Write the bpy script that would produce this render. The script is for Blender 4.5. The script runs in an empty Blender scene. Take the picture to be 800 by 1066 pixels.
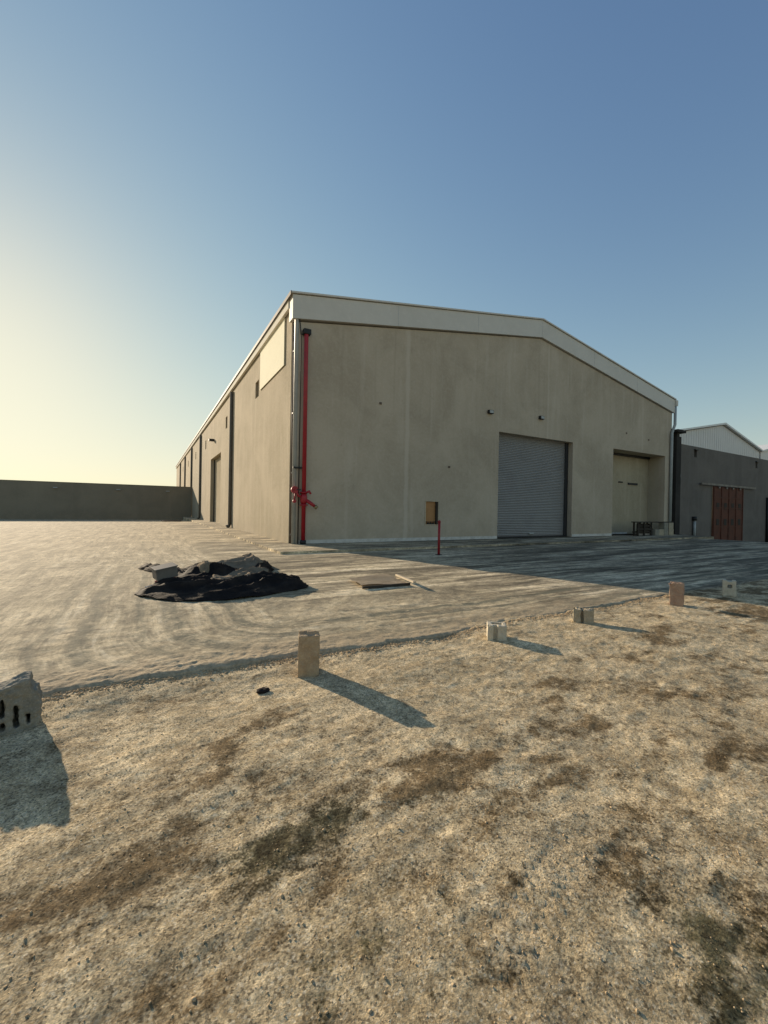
import bpy, bmesh, math, random
import numpy as np
from mathutils import Vector, Matrix, noise as mnoise
random.seed(7); rng = np.random.default_rng(11)
S = bpy.context.scene; COL = S.collection
rad = math.radians

# ------------------------------------------------------------------ object helpers
def tag(o, label=None, cat=None, group=None, kind=None):
    if label: o['label'] = label
    if cat: o['category'] = cat
    if group: o['group'] = group
    if kind: o['kind'] = kind
    return o
def empty(name, loc=(0,0,0), rz=0):
    o = bpy.data.objects.new(name, None); COL.objects.link(o)
    o.location = loc; o.rotation_euler = (0,0,rz); o.empty_display_size = .2
    return o
def obj(name, me, mat=None, parent=None, smooth=False):
    o = bpy.data.objects.new(name, me); COL.objects.link(o)
    if mat is not None:
        me.materials.clear(); me.materials.append(mat)
    if parent is not None: o.parent = parent
    if smooth:
        me.polygons.foreach_set('use_smooth', [True]*len(me.polygons))
    return o
class MB:
    """collects boxes and tubes into one mesh"""
    def __init__(s): s.bm = bmesh.new()
    def box(s, x0,x1,y0,y1,z0,z1, bev=0, M=None):
        r = bmesh.ops.create_cube(s.bm, size=1)
        vs = r['verts']
        for v in vs:
            v.co = Vector(((x0+x1)/2+v.co.x*(x1-x0), (y0+y1)/2+v.co.y*(y1-y0), (z0+z1)/2+v.co.z*(z1-z0)))
        if bev:
            es = list({e for v in vs for e in v.link_edges})
            q = bmesh.ops.bevel(s.bm, geom=es, offset=bev, segments=2, affect='EDGES', profile=.6)
            vs = q['verts']
        if M is not None:
            for v in set(vs): v.co = M @ v.co
        return s
    def tube(s, pts, r, seg=12, caps=True):
        pts = [Vector(p) for p in pts]; rings = []
        rr = r if isinstance(r,(list,tuple)) else [r]*len(pts)
        for i,p in enumerate(pts):
            a = pts[max(i-1,0)]; b = pts[min(i+1,len(pts)-1)]
            d = (b-a).normalized()
            up = Vector((0,0,1)) if abs(d.z) < .95 else Vector((0,1,0))
            u = d.cross(up).normalized(); w = d.cross(u)
            rings.append([s.bm.verts.new(p+(u*math.cos(t)+w*math.sin(t))*rr[i]) for t in [2*math.pi*k/seg for k in range(seg)]])
        for a,b in zip(rings, rings[1:]):
            for k in range(seg):
                f = s.bm.faces.new((a[k],a[(k+1)%seg],b[(k+1)%seg],b[k])); f.smooth = True
        if caps:
            s.bm.faces.new(rings[0][::-1]); s.bm.faces.new(rings[-1])
        return s
    def prism(s, poly, y0, y1, axis='y'):
        f = (lambda a,b,c: (a,c,b)) if axis=='y' else (lambda a,b,c: (c,a,b))
        A = [s.bm.verts.new(f(p[0],p[1],y0)) for p in poly]; B = [s.bm.verts.new(f(p[0],p[1],y1)) for p in poly]
        s.bm.faces.new(A); s.bm.faces.new(B[::-1]); n=len(poly)
        for k in range(n): s.bm.faces.new((A[k],B[k],B[(k+1)%n],A[(k+1)%n]))
        return s
    def mesh(s, name):
        bmesh.ops.recalc_face_normals(s.bm, faces=s.bm.faces)
        me = bpy.data.meshes.new(name); s.bm.to_mesh(me); s.bm.free(); return me
    def build(s, name, mat, parent=None): return obj(name, s.mesh(name), mat, parent)

def plate(name, outline, holes, thick, M=Matrix.Identity(4)):
    """flat polygon with holes, extruded to `thick` along its normal, as a mesh transformed by M"""
    cu = bpy.data.curves.new(name,'CURVE'); cu.dimensions='2D'; cu.fill_mode='BOTH'; cu.extrude = thick/2
    for lp in [outline]+holes:
        sp = cu.splines.new('POLY'); sp.points.add(len(lp)-1); sp.use_cyclic_u=True
        for p,q in zip(sp.points, lp): p.co=(q[0],q[1],0,1)
    o = bpy.data.objects.new(name, cu); COL.objects.link(o)
    dg = bpy.context.evaluated_depsgraph_get(); dg.update()
    me = bpy.data.meshes.new_from_object(o.evaluated_get(dg))
    COL.objects.unlink(o); bpy.data.objects.remove(o); bpy.data.curves.remove(cu)
    me.name = name
    bm = bmesh.new(); bm.from_mesh(me); bmesh.ops.remove_doubles(bm, verts=bm.verts, dist=1e-4)
    bmesh.ops.recalc_face_normals(bm, faces=bm.faces)
    bm.transform(M)
    if M.determinant() < 0: bmesh.ops.reverse_faces(bm, faces=bm.faces)
    bm.to_mesh(me); bm.free()
    for p in me.polygons: p.use_smooth = False
    return me
def rect(a,b,c,d): return [(a,c),(b,c),(b,d),(a,d)]
MXZ = lambda y: Matrix(((1,0,0,0),(0,0,-1,y),(0,1,0,0),(0,0,0,1)))       # (u,v) -> (x=u, z=v), thickness along y
MYZ = lambda x: Matrix(((0,0,1,x),(1,0,0,0),(0,1,0,0),(0,0,0,1)))        # (u,v) -> (y=u, z=v), thickness along x

# ------------------------------------------------------------------ numpy noise
def vnoise(x, y, seed=0):
    xi = np.floor(x).astype(np.int64); yi = np.floor(y).astype(np.int64)
    fx = x-xi; fy = y-yi; fx = fx*fx*fx*(fx*(fx*6-15)+10); fy = fy*fy*fy*(fy*(fy*6-15)+10)
    def h(a,b):
        n = (a*374761393 + b*668265263 + seed*974634777) & 0x7fffffff
        n = ((n ^ (n>>13))*1274126177) & 0x7fffffff
        return ((n ^ (n>>16)) & 0xffff)/65535.0
    return (h(xi,yi)*(1-fx)+h(xi+1,yi)*fx)*(1-fy)+(h(xi,yi+1)*(1-fx)+h(xi+1,yi+1)*fx)*fy
def fbm(x, y, oct=4, seed=0):
    s = 0; a = 1; t = 0
    for i in range(oct):
        s = s+a*vnoise(x*2**i+17.3*i, y*2**i-9.1*i, seed+i); t += a; a *= .5
    return s/t
def smooth(a,b,x):
    t = np.clip((x-a)/(b-a),0,1); return t*t*(3-2*t)

# ------------------------------------------------------------------ materials
class NT:
    def __init__(s, name, rough=.9, metal=0, spec=.3):
        s.m = bpy.data.materials.new(name); s.m.use_nodes = True; s.t = s.m.node_tree; s.t.nodes.clear()
        s.out = s.n('ShaderNodeOutputMaterial'); s.b = s.n('ShaderNodeBsdfPrincipled')
        s.l(s.b.outputs[0], s.out.inputs[0])
        s.b.inputs['Roughness'].default_value = rough; s.b.inputs['Metallic'].default_value = metal
        s.b.inputs['Specular IOR Level'].default_value = spec
        s.geo = s.n('ShaderNodeTexCoord')
    def n(s, ty, **k):
        nd = s.t.nodes.new(ty)
        for a,b in k.items(): setattr(nd,a,b)
        return nd
    def l(s,a,b): s.t.links.new(a,b)
    def set(s, inp, v):
        if hasattr(v,'is_linked') or isinstance(v, bpy.types.NodeSocket): s.l(v, inp)
        else: inp.default_value = v
    def math(s, op, a, b=0, c=0, clamp=False):
        nd = s.n('ShaderNodeMath', operation=op, use_clamp=clamp)
        for i,v in zip(nd.inputs,(a,b,c)): s.set(i,v)
        return nd.outputs[0]
    def pos(s, scale=(1,1,1)):
        g = s.n('ShaderNodeNewGeometry').outputs['Position'] if not hasattr(s,'_p') else s._p
        s._p = g
        mp = s.n('ShaderNodeMapping'); mp.inputs['Scale'].default_value = scale; s.l(g, mp.inputs[0]); return mp.outputs[0]
    def opos(s, scale=(1,1,1)):
        mp = s.n('ShaderNodeMapping'); mp.inputs['Scale'].default_value = scale; s.l(s.geo.outputs['Object'], mp.inputs[0]); return mp.outputs[0]
    def noise(s, vec, scale, detail=4, rough=.55, dist=0):
        nd = s.n('ShaderNodeTexNoise'); s.l(vec, nd.inputs['Vector'])
        nd.inputs['Scale'].default_value = scale; nd.inputs['Detail'].default_value = detail
        nd.inputs['Roughness'].default_value = rough; nd.inputs['Distortion'].default_value = dist
        return nd.outputs[0]
    def vor(s, vec, scale, feature='F1', out='Distance'):
        nd = s.n('ShaderNodeTexVoronoi', feature=feature); s.l(vec, nd.inputs['Vector']); nd.inputs['Scale'].default_value = scale
        return nd.outputs[out]
    def ramp(s, fac, lo, hi, a=0., b=1.):
        nd = s.n('ShaderNodeMapRange'); nd.clamp = True; nd.interpolation_type='SMOOTHSTEP'
        s.set(nd.inputs[0], fac); nd.inputs[1].default_value=lo; nd.inputs[2].default_value=hi
        nd.inputs[3].default_value=a; nd.inputs[4].default_value=b; return nd.outputs[0]
    def mix(s, fac, a, b, mode='MIX'):
        nd = s.n('ShaderNodeMix', data_type='RGBA', blend_type=mode)
        s.set(nd.inputs[0], fac)
        for i,v in ((6,a),(7,b)):
            if isinstance(v,(tuple,list)): nd.inputs[i].default_value = (*v[:3],1)
            else: s.l(v, nd.inputs[i])
        return nd.outputs[2]
    def tones(s, c, lst):
        # lst of (value, in_lo, in_hi, out_lo, out_hi): multiplies the colour
        f = None
        for v,a,b,x,y in lst:
            q = s.n('ShaderNodeMapRange'); q.clamp=True; s.l(v,q.inputs[0])
            for i,w in enumerate((a,b,x,y)): q.inputs[i+1].default_value=w
            f = q.outputs[0] if f is None else s.math('MULTIPLY', f, q.outputs[0])
        g = s.n('ShaderNodeVectorMath', operation='SCALE'); s.l(c, g.inputs[0]); s.l(f, g.inputs['Scale']); return g.outputs[0]
    def attr(s, name):
        return s.n('ShaderNodeAttribute', attribute_name=name).outputs['Fac']
    def bump(s, h, strength, dist, prev=None):
        nd = s.n('ShaderNodeBump'); nd.inputs['Strength'].default_value = strength; nd.inputs['Distance'].default_value = dist
        s.l(h, nd.inputs['Height'])
        if prev is not None: s.l(prev, nd.inputs['Normal'])
        return nd.outputs[0]
    def fin(s, col, nrm=None, rough=None):
        if isinstance(col,(tuple,list)): s.b.inputs['Base Color'].default_value=(*col[:3],1)
        else: s.l(col, s.b.inputs['Base Color'])
        if nrm is not None: s.l(nrm, s.b.inputs['Normal'])
        if rough is not None: s.l(rough, s.b.inputs['Roughness'])
        return s.m

def mat_soil():
    m = NT('caliche_soil', .97, 0, .15)
    p = m.pos(); P2 = m.pos((1,1,.2))
    big = m.noise(p, 1.1, 5, .6, .6); mid = m.noise(p, 6, 5, .65, .4); fine = m.noise(p, 55, 4, .7); vf = m.noise(p, 190, 2, .6)
    c = m.mix(m.ramp(big,.33,.66), (.45,.35,.215), (.68,.55,.365))
    c = m.mix(m.ramp(mid,.42,.66,0,.75), c, (.74,.62,.43))
    c = m.mix(m.ramp(m.noise(p, 2.7, 4, .7, .8),.53,.66,0,.5), c, (.27,.19,.105))
    c = m.mix(m.ramp(m.noise(p, 17, 4, .7, .3),.49,.66,0,.55), c, (.22,.165,.105))
    # pebble speckle: each cell its own tone
    cell = m.n('ShaderNodeTexVoronoi'); m.l(p, cell.inputs['Vector']); cell.inputs['Scale'].default_value = 110
    sep = m.n('ShaderNodeSeparateColor'); m.l(cell.outputs['Color'], sep.inputs[0])
    c = m.mix(m.ramp(sep.outputs[0], .74,.96,0,.8), c, (.64,.57,.45))
    c = m.mix(m.ramp(sep.outputs[1], .70,.95,0,.75), c, (.085,.068,.048))
    c = m.mix(m.ramp(fine,.3,.7,.0,.30), c, (.66,.53,.34), 'MIX')
    c = m.tones(c, [(m.noise(p,1.7,5,.65,.5),.36,.64,1.14,.80),(m.noise(p,7,5,.7,.2),.36,.64,.80,1.18),(m.noise(p,26,4,.7),.34,.66,.76,1.22),(m.noise(p,70,3,.7),.35,.65,.72,1.30),(m.noise(p,170,2,.7),.36,.64,.82,1.2)])
    c = m.mix(1., c, (.99,.97,.895), 'MULTIPLY')
    st = m.attr('stain_shade'); sg = m.attr('grey')
    nm = m.math('ADD', m.math('ADD', m.math('MULTIPLY', m.noise(p,5,5,.7,.3), .45), m.math('MULTIPLY', m.noise(p,24,4,.7), .32)), m.math('MULTIPLY', m.noise(p,85,3,.7), .25))
    k = m.ramp(m.math('ADD', nm, m.math('MULTIPLY', st, .14)), .535,.70,0,1.)
    c = m.mix(k, c, m.mix(1., c, (.34,.30,.25), 'MULTIPLY'))
    k2 = m.ramp(m.math('ADD', nm, m.math('MULTIPLY', sg, .15)), .535,.70,0,1.)
    c = m.mix(k2, c, m.mix(1., c, (.27,.29,.25), 'MULTIPLY'))
    h = m.noise(p, 26, 6, .75)
    n1 = m.bump(h, .55, .008)
    n2 = m.bump(m.math('ADD', m.noise(p,75,6,.78), m.math('MULTIPLY', m.vor(p,105), .25)), .8, .010, n1)
    n2 = m.bump(vf, .5, .003, n2)
    return m.fin(c, n2)

def mat_yard():
    m = NT('dusty_concrete', .93, 0, .2)
    p = m.pos(); sp = m.n('ShaderNodeSeparateXYZ'); m.l(p, sp.inputs[0]); x, y = sp.outputs[0], sp.outputs[1]
    wob = m.noise(m.pos((.13,.13,1)), 1, 2, .5)
    wob2 = m.math('MULTIPLY', m.math('SUBTRACT', wob, .5), 1.1)
    # wheel swept arcs: straight along y on the left, turning to run along x at the right
    ax = m.math('MAXIMUM', m.math('SUBTRACT', 1.6, x), 0); ay = m.math('MAXIMUM', m.math('SUBTRACT', 6.0, y), 0)
    r = m.math('ADD', m.math('SQRT', m.math('ADD', m.math('POWER', ax, 2), m.math('POWER', ay, 2))), wob2)
    t = m.math('SUBTRACT', x, y)
    cb = m.n('ShaderNodeCombineXYZ'); m.l(m.math('MULTIPLY', r, 3.2), cb.inputs[0]); m.l(m.math('MULTIPLY', t, .30), cb.inputs[1])
    arc = m.noise(cb.outputs[0], 1.3, 6, .68, .05)
    arcf = m.noise(cb.outputs[0], 7, 4, .7, .2)
    # streaks along x for the rest
    stx = m.noise(m.pos((.16,1.25,1)), 1.0, 6, .66, .6)
    stf = m.noise(m.pos((.5,5.5,1)), 1.0, 5, .7, .3)
    zone = m.ramp(m.math('ADD', m.math('MULTIPLY', m.math('SUBTRACT', x, 2.1), 1.), m.math('MULTIPLY', wob2, 1.5)), 2., 5.)   # 0 left, 1 right
    far = m.ramp(y, 6, 7.5)
    zx = m.math('MULTIPLY', m.ramp(x, 1.2, 2.6), far); z = m.math('MAXIMUM', zone, zx)
    s1 = m.n('ShaderNodeMix'); m.l(z, s1.inputs[0]); m.l(arc, s1.inputs[2]); m.l(stx, s1.inputs[3]); s1 = s1.outputs[0]
    s2 = m.n('ShaderNodeMix'); m.l(z, s2.inputs[0]); m.l(arcf, s2.inputs[2]); m.l(stf, s2.inputs[3]); s2 = s2.outputs[0]
    blot = m.noise(p, .8, 5, .65, .7); fine = m.noise(p, 34, 5, .7); vf = m.noise(p, 150, 2, .6)
    c = m.mix(m.ramp(blot,.35,.68), (.44,.36,.24), (.60,.49,.335))
    c = m.mix(m.ramp(s1,.49,.62,0,.55), c, (.22,.185,.13))
    c = m.mix(m.ramp(s2,.48,.64,0,.40), c, (.20,.17,.12))
    c = m.mix(m.ramp(s1,.34,.46,.75,0), c, (.66,.57,.43))
    c = m.mix(m.ramp(s2,.30,.42,.5,0), c, (.64,.55,.42))
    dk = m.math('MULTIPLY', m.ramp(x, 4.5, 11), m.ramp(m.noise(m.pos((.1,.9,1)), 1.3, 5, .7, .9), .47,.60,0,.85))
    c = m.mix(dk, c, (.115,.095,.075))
    c = m.mix(m.ramp(x, 4, 11, 0, .55), c, (.285,.245,.195))  # shade on the right side of the yard deepened in the colour
    c = m.mix(m.ramp(m.noise(m.pos((.3,2.2,1)), 1.1, 4, .6, .7), .66,.74,0,.8), c, (.075,.068,.058))
    c = m.mix(m.ramp(fine,.35,.7,0,.30), c, (.62,.53,.39))
    c = m.mix(m.ramp(m.noise(p,5.5,6,.75,.2),.50,.68,0,.6), c, (.20,.165,.118))
    c = m.mix(m.ramp(m.noise(p,13,5,.75),.52,.70,0,.45), c, (.68,.59,.44))
    lf = m.n('ShaderNodeMix'); m.l(z, lf.inputs[0]); lf.inputs[2].default_value=.18; lf.inputs[3].default_value=1.; lf = lf.outputs[0]
    def part_(v,a,b,x_,y_):
        q = m.ramp(v,a,b,x_-1,y_-1); return m.math('ADD', 1, m.math('MULTIPLY', q, lf))
    f1 = m.math('MULTIPLY', part_(s1,.40,.60,1.30,.50), part_(s2,.40,.60,1.18,.62))
    g_ = m.n('ShaderNodeVectorMath', operation='SCALE'); m.l(c, g_.inputs[0]); m.l(f1, g_.inputs['Scale']); c = g_.outputs[0]
    # a few separate wheel tracks, broken up where dust has blown over them
    trk = m.ramp(m.noise(cb.outputs[0], 3.1, 2, .5), .56,.64); brk = m.ramp(m.noise(p,1.6,5,.7,.4), .42,.60)
    c = m.mix(m.math('MULTIPLY', m.math('MULTIPLY', trk, brk), .55), c, (.15,.13,.095))
    c = m.tones(c, [(m.noise(p,.9,5,.65,.5),.36,.64,1.12,.84),(m.noise(p,3.4,6,.72,.2),.36,.64,1.14,.78),(m.noise(p,11,5,.75),.36,.64,1.16,.78),(m.noise(p,40,4,.75),.34,.66,.80,1.25)])
    for r0_,w_,a_ in ((.40,.13,.85),(.74,.07,.7),(1.22,.16,.85),(1.60,.08,.7),(2.15,.14,.7),(2.55,.08,.6)):
        dd = m.math('ABSOLUTE', m.math('SUBTRACT', r, m.math('ADD', r0_, m.math('MULTIPLY', m.noise(p,.7,3,.6), .25))))
        mk = m.math('MULTIPLY', m.math('MULTIPLY', m.ramp(dd, w_*.35, w_, a_, 0), m.ramp(m.noise(p,3.0,6,.75,.3), .38,.56)), m.ramp(y, 15, 8))
        c = m.mix(mk, c, (.145,.14,.105))
    c = m.mix(1., c, (.97,.965,.895), 'MULTIPLY')
    ed = m.attr('edge')
    c = m.mix(m.math('MULTIPLY', ed, .75), c, m.mix(m.ramp(fine,.3,.7),(.30,.225,.135),(.52,.41,.265)))
    n1 = m.bump(m.noise(p,9,6,.72), .5, .02)
    n2 = m.bump(fine, .6, .008, n1); n2 = m.bump(vf, .45, .003, n2)
    return m.fin(c, n2)

def mat_plaster(name, base, dark, light, streak=.35, grain=1., joints=()):
    m = NT(name, .95, 0, .15)
    p = m.pos()
    c = m.mix(m.ramp(m.noise(p,.35,5,.62,.5),.32,.68), dark, base)
    c = m.mix(m.ramp(m.noise(m.pos((1.1,1.1,.09)),1.6,5,.65,.3),.50,.72,0,streak), c, light)
    c = m.mix(m.ramp(m.noise(m.pos((2.4,2.4,.16)),1.3,4,.7,.2),.56,.75,0,streak), c, dark)
    c = m.mix(m.ramp(m.noise(p,9,5,.7),.42,.7,0,.22*grain), c, light)
    c = m.mix(m.ramp(m.noise(p,3.1,4,.7,.4),.58,.76,0,.30*grain), c, tuple(v*.72 for v in dark))
    stk = m.ramp(m.noise(m.pos((3.2,3.2,.07)),1.0,3,.6,.1),.57,.70); top = m.n('ShaderNodeSeparateXYZ'); m.l(p, top.inputs[0])
    c = m.mix(m.math('MULTIPLY', m.math('MULTIPLY', stk, m.ramp(top.outputs[2], 3.0, 9.0)), streak*.45), c, tuple(v*.7 for v in dark))
    c = m.mix(m.math('MULTIPLY', m.ramp(top.outputs[2], 1.3, .15, 0, .55), m.ramp(m.noise(p,1.9,5,.7,.3),.40,.60)), c, tuple(v*.78 for v in base))
    sp = m.n('ShaderNodeSeparateXYZ'); m.l(p, sp.inputs[0])
    for (jx, w, a) in joints:
        d = m.math('ABSOLUTE', m.math('SUBTRACT', sp.outputs[0], m.math('ADD', jx, m.math('MULTIPLY', m.noise(p,1.4,3,.6), .2))))
        c = m.mix(m.ramp(d, w*.3, w, a, 0), c, light)
    n1 = m.bump(m.noise(p,2.2,3,.6), .35*grain, .03)
    n1 = m.bump(m.noise(m.pos((1,1,.45)),24,4,.65), .8*grain, .012, n1)
    n1 = m.bump(m.noise(p,90,3,.7), .5*grain, .004, n1)
    return m.fin(c, n1)

def mat_simple(name, base, dark=None, rough=.6, metal=0, scale=6, amt=.5, bump=.15, spec=.4, obj=True, bs=None, bd=.01):
    m = NT(name, rough, metal, spec); p = m.opos() if obj else m.pos()
    dark = dark or tuple(v*.7 for v in base)
    c = m.mix(m.ramp(m.noise(p,scale,5,.65,.3),.40,.70,0,amt), base, dark)
    c = m.mix(m.ramp(m.noise(p,scale*7,4,.7),.5,.75,0,amt*.5), c, tuple(min(1,v*1.25) for v in base))
    n = m.bump(m.noise(p, bs or scale*9, 4,.65), bump, bd) if bump else None
    return m.fin(c, n)

M = {}
M['soil'] = mat_soil(); M['yard'] = mat_yard()
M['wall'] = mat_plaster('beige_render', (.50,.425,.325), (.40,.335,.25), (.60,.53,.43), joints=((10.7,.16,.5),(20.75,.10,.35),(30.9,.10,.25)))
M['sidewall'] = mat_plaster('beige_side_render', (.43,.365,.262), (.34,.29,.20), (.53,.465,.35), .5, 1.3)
M['reveal'] = mat_plaster('recess_render', (.46,.40,.30), (.38,.33,.25), (.54,.48,.37))
M['yardwall'] = mat_plaster('grey_block_render', (.27,.235,.175), (.23,.20,.15), (.32,.28,.215), .2)
M['shedwall'] = mat_plaster('slate_grey_render', (.175,.155,.135), (.135,.12,.105), (.22,.20,.18), .25)
M['column'] = mat_plaster('dark_column_render', (.05,.045,.04), (.03,.028,.025), (.07,.065,.06), .25)
M['plinth'] = mat_simple('white_plinth', (.62,.60,.55), (.36,.34,.30), .9, 0, 2.5, .6, .3, .2, False)
M['apron'] = mat_simple('apron_concrete', (.40,.345,.255), (.25,.22,.165), .95, 0, 1.2, .7, .5, .2, False, 18)
M['flash'] = mat_simple('pale_metal_flashing', (.60,.57,.51), (.53,.50,.44), .6, .0, .6, .5, .04, .5, False)
M['whitetrim'] = mat_simple('white_eave_trim', (.74,.70,.60), (.60,.56,.48), .95, 0, 1., .4, .05, .05, False)
M['roofmetal'] = mat_simple('roof_metal', (.42,.43,.43), (.33,.34,.34), .45, .3, .8, .4, .05, .5, False)
M['roofedge'] = mat_simple('dark_roof_edge', (.07,.065,.06), None, .7)
M['panel'] = mat_simple('cream_panel', (.82,.78,.60), (.74,.70,.53), .9, 0, 1.5, .4, .1, .12, False)
M['shutter'] = mat_simple('shutter_steel', (.285,.275,.265), (.22,.21,.205), .42, .35, .9, .5, .05, .5, False)
M['shutterdark'] = mat_simple('shutter_guide', (.035,.037,.04), None, .5, .3)
M['sidedoor'] = mat_simple('cream_shutter', (.46,.40,.29), (.36,.31,.22), .95, 0, .9, .5, .05, .05, False)
M['pipe'] = mat_simple('grey_pvc', (.38,.40,.39), (.26,.27,.26), .5, 0, 2, .5, .05, .4, False)
M['pipebrown'] = mat_simple('brown_conduit', (.13,.10,.075), None, .7, 0, 2, .5, .05, .3, False)
M['pipeside'] = mat_simple('weathered_downpipe', (.17,.145,.11), (.10,.085,.065), .8, 0, 2, .5, .05, .3, False)
M['red'] = mat_simple('red_fire_paint', (.36,.012,.022), (.20,.01,.016), .45, 0, 5, .5, .08, .5)
M['redpost'] = mat_simple('red_post_paint', (.30,.016,.020), (.15,.012,.014), .5, 0, 7, .6, .08, .4)
M['black'] = mat_simple('black_metal', (.02,.02,.02), None, .6)
M['ventdark'] = mat_simple('opening_dark', (.03,.024,.018), None, .95, 0, 4, .5, .1, .1)  # unlit depth behind the vents, painted as a near-black colour
M['brass'] = mat_simple('dull_brass', (.30,.24,.13), None, .5, .6)
M['tarp'] = mat_simple('black_tarpaulin', (.011,.009,.009), (.075,.055,.040), .8, 0, 1.3, .6, .5, .10, False, 26, .02)
M['canvas'] = mat_simple('dusty_grey_canvas', (.23,.18,.125), (.10,.08,.06), .95, 0, 3, .6, .5, .05, False, 24, .015)
M['canvaspale'] = mat_simple('dusty_pale_canvas', (.26,.20,.13), (.11,.085,.06), .95, 0, 3, .7, .5, .05, False, 24, .015)
M['crate'] = mat_simple('grey_plastic_crate', (.15,.14,.125), (.07,.065,.06), .7, 0, 5, .5, .1, .3)
M['ply'] = mat_simple('weathered_plywood', (.54,.455,.33), (.38,.31,.22), .9, 0, 3, .7, .3, .2)
M['batten'] = mat_simple('pale_batten', (.50,.42,.30), (.32,.26,.18), .8, 0, 6, .5, .2, .2)
M['olddark'] = mat_simple('old_dark_timber', (.055,.045,.035), (.03,.025,.02), .85, 0, 6, .5, .3, .2)
M['cabinet'] = mat_simple('brown_cabinet_board', (.42,.22,.09), (.30,.155,.07), .7, 0, 3, .5, .1, .3)
M['rustdoor'] = mat_simple('rusty_red_steel', (.115,.035,.018), (.05,.022,.014), .75, .1, 1.6, .7, .2, .3, False)
M['rail'] = mat_simple('pale_track_steel', (.24,.215,.18), (.09,.06,.045), .7, .1, 2, .6, .1, .4)
M['shedroof'] = mat_simple('white_roof_sheet', (.62,.60,.58), (.54,.52,.50), .5, .1, .4, .4, .04, .5, False)
M['shedtrim'] = mat_simple('white_gable_trim', (.74,.73,.70), (.55,.53,.50), .5, 0, 1., .4, .05, .5, False)
def mat_block(name, a, b, lt):
    m = NT(name, .97, 0, .1); p = m.opos()
    c = m.mix(m.ramp(m.noise(p,9,5,.65,.3),.35,.68), a, b)
    c = m.mix(m.ramp(m.noise(p,70,4,.7),.45,.75,0,.6), c, lt)
    c = m.mix(m.ramp(m.vor(p,120),.05,.28,.55,0), c, tuple(v*.45 for v in a))
    n = m.bump(m.noise(p,60,5,.7), .9, .008); n = m.bump(m.vor(p,150), .6, .004, n)
    return m.fin(c, n)
M['blk_tan'] = mat_block('tan_block', (.36,.255,.155), (.46,.345,.22), (.56,.45,.31))
M['blk_grey'] = mat_block('grey_block', (.22,.205,.165), (.30,.28,.225), (.42,.39,.32))
M['blk_pale'] = mat_block('pale_block', (.50,.44,.33), (.62,.55,.42), (.70,.64,.52))
M['blk_dull'] = mat_block('dull_block', (.34,.29,.205), (.44,.375,.27), (.54,.47,.35))
M['blk_red'] = mat_block('reddish_block', (.34,.215,.15), (.42,.30,.215), (.52,.40,.30))
M['stone'] = mat_simple('pebble_stone', (.50,.37,.22), (.28,.20,.115), .95, 0, 3.0, .8, .3, .2, False)
M['darkstone'] = mat_simple('dark_rock', (.030,.022,.018), None, .9, 0, 20, .5, .6, .2)

# ------------------------------------------------------------------ terrain
def zfall(x, y):           # the ground drops away gently to the right and to the far back
    return -.05*np.clip(x-33,0,20) - .018*np.clip(y-45,0,20)
def axis_pts(lo, f0, f1, hi, d, g=1.045):
    a = list(np.arange(f0, f1, d)); q=[a[-1]]; s=d
    while q[-1] < hi: s*=g; q.append(q[-1]+s)
    L=[f0]; s=d
    while L[-1] > lo: s*=g; L.append(L[-1]-s)
    return np.array(sorted(L[1:])+a+q[1:])
def grid_mesh(name, X, Y, Z):
    ny, nx = X.shape
    co = np.stack([X,Y,Z],-1).reshape(-1,3)
    i = np.arange(nx*ny).reshape(ny,nx)
    q = np.stack([i[:-1,:-1],i[:-1,1:],i[1:,1:],i[1:,:-1]],-1).reshape(-1,4)
    me = bpy.data.meshes.new(name)
    me.vertices.add(len(co)); me.vertices.foreach_set('co', co.ravel())
    me.loops.add(q.size); me.loops.foreach_set('vertex_index', q.ravel())
    me.polygons.add(len(q)); me.polygons.foreach_set('loop_start', np.arange(0,q.size,4))
    me.update(); me.validate()
    return me
def setattr_f(me, name, v):
    a = me.attributes.new(name,'FLOAT','POINT'); a.data.foreach_set('value', v.ravel().astype(np.float32))

EDGE = 4.40
def edge_y(x):
    return EDGE - .10*np.exp(-((x-3.0)/1.2)**2) + (fbm(x*1.1, x*0+3.1, 3, 5)-.5)*.15 + (fbm(x*5, x*0+1.1, 4, 9)-.5)*.08+(fbm(x*31, x*0+1.1, 3, 10)-.5)*.03
STAINS = [(0.54,1.97,.18,.18,1.0,'g'),(0.88,2.0,.14,.11,.8,'g'),(-.11,2.04,.38,.11,.8,'b'),(-.36,2.04,.22,.11,.7,'b'),(1.55,2.02,.2,.16,1,'b'),(1.88,2.0,.31,.14,.9,'b'),(1.44,1.74,.16,.18,.6,'b'),(2.28,1.88,.39,.19,.6,'b'),(3.22,1.93,.57,.24,.7,'b'),(3.65,1.26,.26,.17,1.2,'b'),(3.28,1.28,.09,.04,1.6,'b'),(1.1,1.53,.13,.15,.5,'b'),(4.2,1.83,.51,.17,.6,'b'),(3.28,2.61,.36,.15,.7,'b'),(5.81,2.87,.75,.2,.8,'b'),(4.66,3.04,.57,.17,.6,'b'),(5.33,1.98,.61,.24,.6,'b'),(.18,1.61,.31,.13,.6,'b'),(.7,1.39,.22,.1,.6,'g'),(1.92,.66,.25,.23,.8,'g'),(2.09,1.24,.3,.13,.5,'b'),(.52,3.07,.34,.15,.4,'b'),(-.32,3.65,.42,.13,.4,'b'),(.12,2.23,.23,.1,.6,'b'),(2.51,1.17,.32,.12,.5,'b'),(.59,1.64,.28,.08,.5,'b'),(.23,2.55,.33,.11,.45,'b'),(-.74,3.36,.24,.13,.3,'b'),(-.33,1.76,.19,.08,.3,'b'),(1.8,1.47,.15,.09,.5,'b'),(7.5,2.6,.8,.25,.6,'b'),(-1.6,2.4,.4,.3,.6,'b'),(5.0,.7,.6,.3,.7,'g')]
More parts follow.
